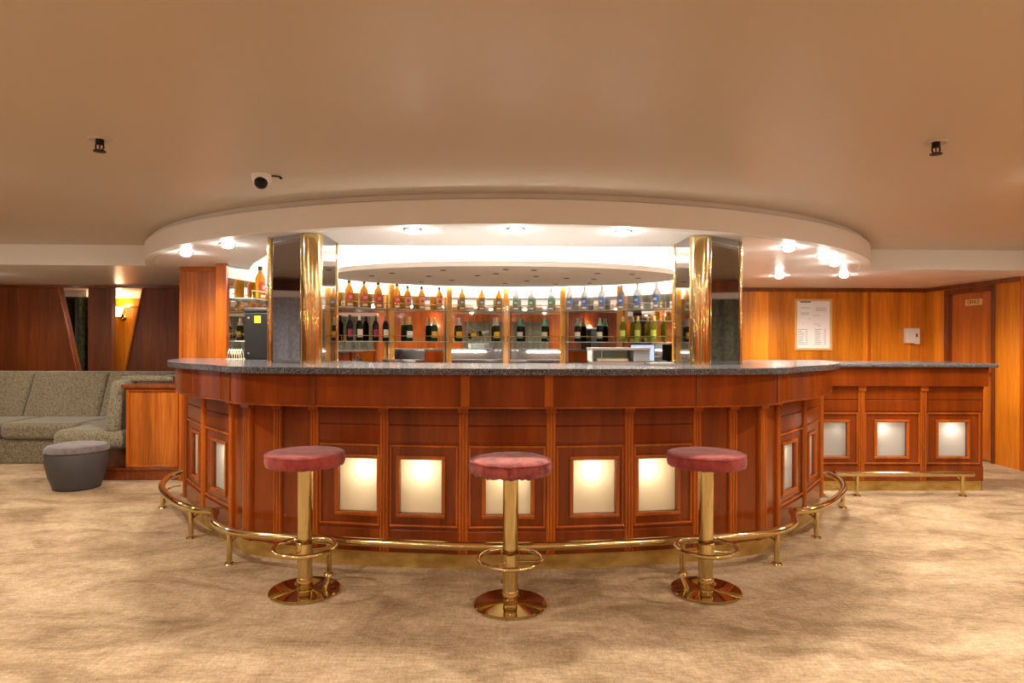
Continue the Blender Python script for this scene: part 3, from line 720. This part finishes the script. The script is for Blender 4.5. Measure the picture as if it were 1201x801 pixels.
disc = thing('ceiling_disc', (0, 7.24, ZS), 'low grey oval ceiling disc with tiny spots over the back bar', 'ceiling panel')
ell = [(1.93*math.cos(2*PI*k/72), 7.24+1.17*math.sin(2*PI*k/72)) for k in range(72)]
b = MB(); b.prism(ell, ZS, ZS+.05); b.build('panel', M['disc_paint'], disc, smooth=True)
b = MB()
for x, y in ((-1.2, 7.2), (1.2, 7.2), (0, 6.6), (0, 7.9)): b.tube([(x, y, ZS+.05), (x, y, 2.5)], .008, 6)
b.build('hanger', M['steel'], disc)
b = MB(); ring_ = [(1.87*math.cos(2*PI*k/60), 7.24+1.115*math.sin(2*PI*k/60), ZS+.1) for k in range(60)]
b.tube(ring_, .016, 8, closed=True); b.build('cove_tube', M['tube'], disc, smooth=True)
for px, py in ((-1.45, 7.05), (-1.18, 6.75), (-.83, 7.05), (-.62, 7.5), (-.62, 6.45), (-.3, 6.95), (.0, 6.35), (-.1, 6.75), (.33, 7.0), (.28, 6.4), (.25, 7.55), (.68, 7.2), (.95, 6.68), (1.0, 7.3), (1.32, 6.75), (1.47, 7.15), (.62, 7.95), (-1.0, 7.75), (1.02, 7.8), (0, 7.9)):
    b = MB(); b.lathe([(0, 0), (.018, -.001), (.03, -.004), (.034, -.001)], px, py, ZS, 14); b.build('spotlight', M['black_matte'], disc)

def sprinkler(x, y, label):
    root = thing('sprinkler', (x, y, ZC), label, 'sprinkler', 'fire sprinklers on the lounge ceiling')
    b = MB(); b.lathe([(0, -.001), (.03, -.004), (.044, -.009), (.046, -.002), (.046, 0)], x, y, ZC, 24); b.build('escutcheon', M['paint'], root, smooth=True)
    b = MB(); b.lathe([(.0, 0), (.017, 0), (.017, -.022), (.012, -.026), (0, -.026)], x, y, ZC, 14)
    for s in (-1, 1): b.tube([(x+s*.016, y, ZC-.02), (x+s*.018, y, ZC-.04), (x+s*.008, y, ZC-.054)], .004, 6)
    b.lathe([(0, -.052), (.024, -.052), (.026, -.057), (0, -.059)], x, y, ZC, 16); b.build('head', M['black'], root, smooth=True)
    b = MB(); b.tube([(x, y, ZC-.026), (x, y, ZC-.052)], .0035, 8); b.build('bulb', mat('red glass bulb', (.4, .02, .02), .1), root, smooth=True)
sprinkler(-1.824, 2.913, 'fire sprinkler on the ceiling on the side of the dome camera')
sprinkler(1.902, 2.86, 'fire sprinkler on the ceiling on the side of the service door')
cam_ = thing('ceiling_dome_camera', (-1.33, 3.52, ZC), 'white ceiling dome security camera with black eye', 'camera')
b = MB(); b.lathe([(.052, 0), (.052, -.018), (.047, -.038), (.04, -.05), (0, -.055)], -1.33, 3.52, ZC, 28); b.build('housing', M['white_plastic'], cam_, smooth=True)
b = MB(); b.lathe([(0, .034), (.012, .033), (.024, .026), (.033, .012), (.0355, 0), (.033, -.012), (.024, -.026), (.012, -.033), (0, -.034)], -1.325, 3.495, ZC-.048, 24); b.build('eye', M['black'], cam_, smooth=True)
b = MB(); b.tube([(-1.29, 3.52, ZC-.006), (-1.26, 3.525, ZC-.006), (-1.235, 3.525, ZC-.009), (-1.222, 3.52, ZC-.018), (-1.232, 3.515, ZC-.022)], .0045, 8); b.build('cable', M['black'], cam_, smooth=True)

# ------------------------------------------------------------------ sconces
def sconce(x, y, z, n, label, group=None, energy=9):
    root = thing('wall_sconce', (x, y, z), label, 'lamp', group)
    n = Vector((*n, 0)); c = Vector((x, y, z))
    q = c+n*.13
    b = MB(); b.tube([c-n*.0, c+n*.02], .045, 16); b.tube([c+n*.015+Vector((0, 0, -.01)), c+n*.07+Vector((0, 0, -.045)), c+n*.125+Vector((0, 0, -.03)), q], .01, 8); b.lathe([(0, -.012), (.03, -.005), (.034, .01), (0, .012)], q.x, q.y, q.z, 14); b.build('bracket', M['brass'], root, smooth=True)
    b = MB(); b.lathe([(.032, .01), (.045, .05), (.06, .10), (.078, .155), (.075, .155), (.057, .10), (.042, .05), (.029, .01)], q.x, q.y, q.z, 20); b.build('lamp_shade', M['shade'], root, smooth=True)
    add_light('sconce_lamp', 'POINT', q+Vector((0, 0, .17)), energy, (1, .70, .40), shadow_soft_size=.04)
sconce(-5.60, 9.6, 1.68, (0, -1), 'lit wall sconce seen through the opening behind the sofa', None, 4)
for x in (-4.6, -1.6, 1.6, 4.6): sconce(x, -4.1, 1.62, (0, 1), 'lit sconce on the lounge wood wall seen only in the mirrors', 'lounge wall sconces', 9)
for y in (-2, .6, 6.6): sconce(-6.8, y, 1.62, (1, 0), 'lit sconce on the lounge wood wall seen only in the mirrors', 'lounge wall sconces', 9)
for y in (-2, .8, 6.6): sconce(6.8, y, 1.62, (-1, 0), 'lit sconce on the lounge wood wall seen only in the mirrors', 'lounge wall sconces', 9)
sconce(5.9, 7.6, 1.66, (0, -1), 'lit wall sconce in the passage past the service door', None, 8)

# ------------------------------------------------------------------ wall items
nt_ = thing('framed_notice', (4.0, 8.36, 1.25), 'pine framed white price notice on the honey wall', 'notice')
nx0, nx1, nz0, nz1 = 3.757, 4.245, 1.248, 1.915
b = MB(); rect_frame(b, lambda u, o, z: (u, 8.36-o, z), nx0, nx1, nz0, nz1, .028, 0, .022); b.build('frame', M['pine'], nt_, bevel=.003)
b = MB(); b.box(nx0+.02, nx1-.02, 8.352, 8.358, nz0+.02, nz1-.02); pap = b.build('sheet', M['paper'], nt_)
b = MB(); rr = random.Random(2)
def line(x0, x1, z, h=.004): b.box(x0, x1, 8.3505, 8.3522, z-h/2, z+h/2)
for k in range(9):
    z = 1.52-.024*k; line(3.80, 3.80+rr.uniform(.05, .09), z, .008); line(3.90, 3.925, z, .008); line(4.02, 4.02+rr.uniform(.06, .09), z, .007); line(4.14, 4.165, z, .007)
for z in (1.80, 1.735, 1.715): line(3.84, 3.84+rr.uniform(.10, .14), z, .006)
for z in (1.80, 1.78, 1.765): line(4.03, 4.17, z, .005)
for z, x0, x1 in ((1.70, 4.0, 4.08), (1.60, 3.86, 3.87), (1.565, 4.06, 4.1), (1.59, 4.0, 4.09), (1.66, 3.94, 3.96)): line(x0, x1, z, .005)
b.build('printed_text', M['ink'], pap)
b = MB(); b.box(3.83, 3.97, 8.3505, 8.3522, 1.868, 1.885); b.build('printed_heading', M['ink_blue'], pap)
dp = thing('wall_dispenser', (5.27, 8.36, 1.35), 'small white plastic dispenser box on the honey wall', 'dispenser')
b = MB(); b.box(5.185, 5.355, 8.28, 8.36, 1.345, 1.54); b.build('cover', M['white_plastic'], dp, bevel=.012, seg=3)
b = MB(); b.box(5.298, 5.318, 8.274, 8.282, 1.425, 1.47); b.build('window_slot', M['black_matte'], dp)
b = MB(); b.box(5.275, 5.350, 8.276, 8.282, 1.335, 1.50); b.build('lid', M['white_plastic'], dp, bevel=.006)

# ------------------------------------------------------------------ things on the counter
bx = thing('equipment_box', (-1.93, 5.28, ZG1), 'black metal equipment box with yellow sticker on the bar top', 'machine')
b = MB(); b.box(-2.065, -1.79, 5.14, 5.42, ZG1, 1.575); b.build('casing', M['black'], bx, bevel=.012, seg=3)
b = MB(); b.box(-2.07, -1.78, 5.13, 5.43, 1.575, 1.612); b.build('lid', M['black_matte'], bx, bevel=.012, seg=3)
b = MB(); b.box(-1.985, -1.935, 5.1375, 5.14, 1.49, 1.545); stk = b.build('sticker', M['yellow'], bx)
b = MB()
for x0, x1, z0, z1 in ((-1.975, -1.965, 1.50, 1.507), (-1.955, -1.945, 1.50, 1.507), (-1.975, -1.966, 1.515, 1.536), (-1.954, -1.945, 1.515, 1.536)): b.box(x0, x1, 5.1363, 5.1378, z0, z1)
b.build('printed_marks', mat('brown print', (.3, .16, .01), .6), stk)
for x, z in ((-1.85, 1.25), (-1.85, 1.53), (-2.03, 1.25), (-2.03, 1.53)):
    b = MB(); b.tube([(x, 5.141, z), (x, 5.134, z)], .008, 8); b.build('bolt', M['steel'], bx, smooth=True)
rk = thing('wire_rack', (-2.15, 5.15, ZG1), 'cream wire plate rack standing beside the black box', 'rack')
b = MB()
for k in range(6):
    x = -2.165+.018*k; b.tube([(x, 5.06, ZG1+.006), (x+.005, 5.07, ZG1+.055), (x+.008, 5.09, ZG1+.082), (x+.012, 5.115, ZG1+.055), (x+.014, 5.125, ZG1+.006)], .004, 6)
b.build('hoop', M['cream_wire'], rk, smooth=True)
b = MB(); b.tube([(-2.17, 5.06, ZG1+.005), (-2.06, 5.06, ZG1+.005)], .004, 6); b.tube([(-2.155, 5.125, ZG1+.005), (-2.05, 5.125, ZG1+.005)], .004, 6); b.build('runner', M['cream_wire'], rk, smooth=True)
ds = thing('display_case', (.74, 4.33, ZG1), 'small steel and glass counter display case on the bar top', 'display case')
b = MB(); b.box(.56, .93, 4.22, 4.44, ZG1, ZG1+.02); b.build('tray', M['steel'], ds, bevel=.003)
b = MB(); b.box(.59, .80, 4.235, 4.42, ZG1+.02, ZG1+.04); b.build('liner', mat('cream tray liner', (.75, .68, .42), .6), ds, bevel=.006)
b = MB(); b.box(.55, .94, 4.21, 4.45, ZG1+.095, ZG1+.112); b.build('canopy', M['steel'], ds, bevel=.004)
b = MB(); b.box(.83, .935, 4.215, 4.445, ZG1+.02, ZG1+.095); b.build('motor_housing', mat('grey plastic', (.2, .2, .2), .4), ds, bevel=.004)
b = MB(); b.box(.556, .56, 4.215, 4.445, ZG1+.02, ZG1+.095); b.box(.56, .83, 4.436, 4.44, ZG1+.02, ZG1+.095); b.build('glass_side', M['glass'], ds)
b = MB()
for y in (4.215, 4.44): b.tube([(.56, y, ZG1+.015), (.56, y, ZG1+.1)], .005, 6); b.tube([(.62, y, ZG1+.015), (.62, y, ZG1+.1)], .004, 6)
b.build('upright', M['steel'], ds)
b = MB(); b.box(.90, 1.06, 4.06, 4.2, ZG1, ZG1+.018); o = b.build('flat_tray', M['steel'], bevel=.004); tag(o, 'flat steel tray on the bar top next to the display case', 'tray')
mo = thing('till_monitor', (1.65, 7.55, 1.0), 'pale blue lit till screen standing on the back counter', 'monitor')
f, W = frame_of((1.475, 7.60), (1.74, 7.50))
b = MB(); b.box(0, W, -.02, .0, 1.12, 1.322, f); b.build('casing', M['black_matte'], mo, bevel=.004)
b = MB(); b.box(.008, W-.008, .0, .003, 1.13, 1.314, f); b.build('screen', M['screen'], mo)
b = MB(); b.box(W/2-.03, W/2+.03, -.02, -.005, 1.0, 1.14, f); b.box(W/2-.08, W/2+.08, -.05, .06, 1.0, 1.012, f); b.build('stand', M['black_matte'], mo)
ib = thing('ice_bucket', (-1.38, 7.72, 1.0), 'grey metal ice bucket on the back counter under the wine bottles', 'bucket')
b = MB(); b.lathe([(0, 0), (.05, 0), (.068, .12), (.072, .125), (.066, .12), (.048, .01), (0, .01)], -1.38, 7.72, 1.0, 20); b.build('pail', M['steel'], ib, smooth=True)
b = MB(); b.tube([(-1.45, 7.72, 1.11), (-1.44, 7.72, 1.165), (-1.38, 7.72, 1.185), (-1.32, 7.72, 1.165), (-1.31, 7.72, 1.11)], .004, 6); b.build('handle', M['steel'], ib, smooth=True)

# ------------------------------------------------------------------ bottles
def gl(name, col, tr=.85, rough=.05, ior=1.2): return mat(name, col, rough, 0, Transmission_Weight=tr, IOR=ior)
BG = dict(amber=gl('amber spirit', (.92, .42, .045), .6), clear=gl('clear spirit glass', (.90, .94, .98), .72), wine=gl('dark wine glass', (.012, .014, .010), .1),
          green=gl('dark green glass', (.03, .055, .02), .3), olive=gl('yellow green glass', (.42, .42, .03), .6))
def cm(n, c, r=.45, me=0): return mat(n, c, r, me)
PC = dict(red=cm('red label', (.62, .07, .035)), white=cm('white label', (.82, .80, .78)), green=cm('green label', (.10, .38, .16)), blue=cm('blue label', (.06, .22, .70)),
          maroon=cm('maroon label', (.28, .015, .06)), cream=cm('cream label', (.78, .68, .52)), yellow=cm('yellow label', (.82, .48, .02)), ygreen=cm('lime label', (.55, .62, .10)),
          black=cm('black cap', (.015, .013, .013)), gold=cm('gold foil', (.75, .55, .22), .3, .7), silver=cm('silver foil', (.72, .68, .6), .3, .6), greenfoil=cm('pale green foil', (.20, .42, .30), .4),
          redfoil=cm('red foil', (.45, .05, .06), .4), teal=cm('teal band', (.10, .38, .45)), pink=cm('pink label', (.75, .36, .30)), grey=cm('grey cap', (.45, .45, .46), .35), darkgreen=cm('grey shield label', (.20, .22, .20)))
SP = [(0, .0), (.036, 0), (.041, .006), (.041, .168), (.040, .182), (.034, .203), (.022, .222), (.0155, .236), (.015, .285), (0, .285)]
WN = [(0, 0), (.034, 0), (.0385, .006), (.0385, .185), (.034, .21), (.02, .238), (.0145, .255), (.014, .305), (0, .305)]
CH = [(0, 0), (.038, 0), (.044, .008), (.044, .16), (.039, .195), (.025, .24), (.017, .262), (.0165, .305), (0, .305)]
def patch(m_, name, root, prof_r, z0, z1, half, seg=10):
    b = MB(); r = prof_r+.0008
    b.lathe([(r, z0), (r, z1)], seg=seg, a0=-PI/2-half, a1=-PI/2+half)
    b.lathe([(r+.0006, z0), (r+.0006, z1)], seg=seg, a0=-PI/2-half, a1=-PI/2+half)
    b.lathe([(r, z0), (r+.0006, z0)], seg=seg, a0=-PI/2-half, a1=-PI/2+half); b.lathe([(r, z1), (r+.0006, z1)], seg=seg, a0=-PI/2-half, a1=-PI/2+half)
    return b.build(name, m_, root, smooth=True)
def make_bottle(kind):
    prof, glass, lab, cap, extra, sc = KINDS[kind]
    root = thing('bottle', (0, 0, 0), 'x', 'bottle')
    P = [(r*sc, z*sc) for r, z in prof]; H = P[-1][1]; R = max(r for r, z in P)
    b = MB(); b.lathe(P, seg=20); b.build('glass_body', BG[glass], root, smooth=True, angle=50)
    if prof is SP:
        patch(PC[lab], 'label', root, R, .052*sc, .15*sc, 1.05)
        e = patch(PC[extra], 'emblem', root, R+.001, .09*sc, .12*sc, .45)
        patch(PC['cream' if glass == 'amber' else 'white'], 'base_label', root, R+.0004, .018*sc, .04*sc, .7)
        nk = .0155*sc
        b = MB(); b.lathe([(0, H+.002), (nk*1.15, H+.002), (nk*1.2, H-.03*sc), (nk*1.03, H-.032*sc)], seg=14); b.build('cap', PC[cap], root, smooth=True)
    else:
        patch(PC[lab], 'label', root, R, .045*sc, (.125 if prof is CH else .14)*sc, 1.0)
        if extra: patch(PC[extra], 'label_band', root, R+.0009, .047*sc, .068*sc, .98)
        z0 = .205*sc if prof is CH else .245*sc
        pts = [(r+.0012, z) for r, z in P if z > z0 and r > 0]
        r0 = P[[i for i, (r, z) in enumerate(P) if z > z0][0]-1]; r1 = P[[i for i, (r, z) in enumerate(P) if z > z0][0]]
        k = (z0-r0[1])/(r1[1]-r0[1]); pts = [(r0[0]+(r1[0]-r0[0])*k+.0012, z0)] + pts + [(0, H+.0015)]
        if prof is CH: pts = pts[:-2]+[(.018*sc, H-.02), (.0195*sc, H-.012), (.0195*sc, H), (0, H+.002)]
        b = MB(); b.lathe(pts, seg=14); b.build('foil', PC[cap], root, smooth=True)
    return root
KINDS = {  # profile, glass, label, cap, second label colour, scale
 'whisky': (SP, 'amber', 'red', 'black', 'pink', 1.12), 'brandy': (SP, 'amber', 'pink', 'black', 'red', 1.03), 'rum': (SP, 'amber', 'darkgreen', 'grey', 'white', 1.02),
 'gin': (SP, 'clear', 'green', 'grey', 'white', 1.0), 'vodka': (SP, 'clear', 'blue', 'grey', 'white', 1.06), 'redwine': (WN, 'wine', 'maroon', 'black', None, 1.0), 'rose': (WN, 'wine', 'cream', 'redfoil', 'pink', 1.0),
 'cream': (WN, 'wine', 'cream', 'silver', 'pink', 1.0), 'brut': (CH, 'green', 'white', 'gold', None, 1.0), 'yellow': (CH, 'green', 'yellow', 'silver', None, 1.0), 'prosecco': (CH, 'wine', 'cream', 'greenfoil', 'teal', .98), 'lime': (WN, 'olive', 'ygreen', 'gold', 'green', 1.02)}
ORD = ['first', 'second', 'third', 'fourth', 'fifth', 'sixth', 'seventh', 'eighth', 'ninth', 'tenth']
DESC = dict(whisky='amber spirit bottle with red label', brandy='amber spirit bottle with pink label', rum='amber spirit bottle with grey shield label', gin='clear spirit bottle with green label', vodka='clear spirit bottle with blue label',
            redwine='wine bottle with maroon label', rose='wine bottle with red foil and cream label', cream='wine bottle with silver foil and cream label', brut='green sparkling wine bottle with white label', yellow='sparkling wine bottle with yellow label', prosecco='dark sparkling bottle with pale green foil', lime='yellow green white wine bottle with lime label')
UP = [(-49.29, 'whisky'), (-44.51, 'whisky'), (-39.81, 'whisky'), (-33.6, 'whisky'), (-30.4, 'brandy'), (-26.0, 'brandy'), (-20.4, 'brandy'), (-13.32, 'rum'), (-7.25, 'rum'), (-1.9, 'rum'),
      (3.39, 'gin'), (8.14, 'gin'), (14.3, 'gin'), (20.0, 'vodka'), (24.9, 'vodka'), (30.29, 'vodka'), (36.4, 'vodka'), (41.8, 'vodka'), (48.13, 'vodka')]
LO = [(-49.01, 'redwine'), (-46.0, 'cream'), (-40.64, 'redwine'), (-37.3, 'rose'), (-29.76, 'brut'), (-21.89, 'yellow'), (-14.2, 'yellow'), (-2.5, 'yellow'), (4.71, 'prosecco'), (12.38, 'prosecco'),
      (22.76, 'prosecco'), (29.75, 'prosecco'), (37.0, 'lime'), (42.08, 'lime'), (47.42, 'lime')]
protos = {}; count = {}
def place_bottle(th, kind, z, shelf, label=None, group=None):
    x, y = pol(th, 2.425)
    # flat shelves cut the arc: keep the bottle a constant distance from its own mirror
    for a, c in zip(TH, TH[1:]):
        if a <= th <= c:
            mid = math.radians((a+c)/2); d = 2.50*math.cos(math.radians((c-a)/2))-.066
            cx = Vector(pol(th, 1)) - Vector((0, AY)); k = d/(cx.dot(Vector((math.sin(mid), math.cos(mid))))); x, y = cx.x*k, AY+cx.y*k
    count[(kind, shelf)] = count.get((kind, shelf), 0)+1
    lab = label or '%s, %s such on %s shelf from black box' % (DESC[kind], ORD[count[(kind, shelf)]-1], shelf)
    rz = -math.radians(th)*.8
    g = group or 'bottles on the %s glass shelf' % shelf
    if kind not in protos:
        r = make_bottle(kind); r.location = (x, y, z); r.rotation_euler = (0, 0, rz); r['label'] = lab; r['group'] = g; protos[kind] = r
    else: dup(protos[kind], (x, y, z), rz, lab, g)
for th, k in UP: place_bottle(th, k, Z1+.0005, 'upper')
for th, k in LO: place_bottle(th, k, Z2+.0005, 'lower')
place_bottle(-83.5, 'whisky', Z1+.0005, 'upper', 'amber red label bottle above the black box, the one nearer the veneer pillar', 'bottles above the black box')
place_bottle(-78.0, 'whisky', Z1+.0005, 'upper', 'amber red label bottle above the black box, the one nearer the brass column edge', 'bottles above the black box')
# bottle in a wire cradle
x, y = pol(-8.6, 2.40)
cr = thing('bottle_cradle', (x, y, Z2), 'round wire cradle on the lower shelf between two yellow label bottles', 'bottle cradle')
b = MB()
for dy in (-.044, .044):
    b.tube([(x-.055+.072*math.cos(2*PI*k/28), y+dy, Z2+.076+.072*math.sin(2*PI*k/28)) for k in range(28)], .004, 6, closed=True)
    b.tube([(x-.1, y+dy, Z2+.005), (x+.07, y+dy, Z2+.005)], .004, 6)
    b.tube([(x-.02, y+dy, Z2+.01), (x+.02, y+dy, Z2+.05), (x+.065, y+dy, Z2+.04), (x+.06, y+dy, Z2+.005)], .004, 6)
b.build('wire_frame', M['steel'], cr, smooth=True)
lay = make_bottle('yellow'); lay['label'] = 'yellow label sparkling bottle lying tilted in the wire cradle'; lay['group'] = 'bottles on the lower glass shelf'
lay.location = (x-.115, y, Z2+.062); lay.rotation_euler = (0, math.radians(76), 0); lay.scale = (.82, .82, .9)

# ------------------------------------------------------------------ cove light, world, camera
SC.world = bpy.data.worlds.new('world'); SC.world.use_nodes = True
SC.world.node_tree.nodes['Background'].inputs[0].default_value = (.02, .017, .014, 1)
a, r = math.radians(.8), math.radians(.2)
fw = Vector((math.sin(a), math.cos(a), 0)); rt = Vector((math.cos(a), -math.sin(a), 0)); up = Vector((0, 0, 1))
Rr = rt*math.cos(r)+up*math.sin(r); Uu = up*math.cos(r)-rt*math.sin(r)
cd = bpy.data.cameras.new('camera'); cd.sensor_width = 36; cd.lens = 760/1201*36; cd.clip_start = .05
co = bpy.data.objects.new('camera', cd); COL.objects.link(co)
mw = Matrix((Rr, Uu, -fw)).transposed().to_4x4(); mw.translation = Vector((-.024, 0, 1.35)); co.matrix_world = mw
SC.camera = co
vs = SC.view_settings; vs.view_transform = 'Standard'; vs.look = 'None'; vs.gamma = 1; vs.use_curve_mapping = False; vs.exposure = .55
cy = SC.cycles
cy.use_denoising = True; cy.max_bounces = 10; cy.diffuse_bounces = 5; cy.glossy_bounces = 6; cy.transmission_bounces = 8; cy.sample_clamp_indirect = 6; cy.caustics_reflective = True; cy.caustics_refractive = False; cy.blur_glossy = .5
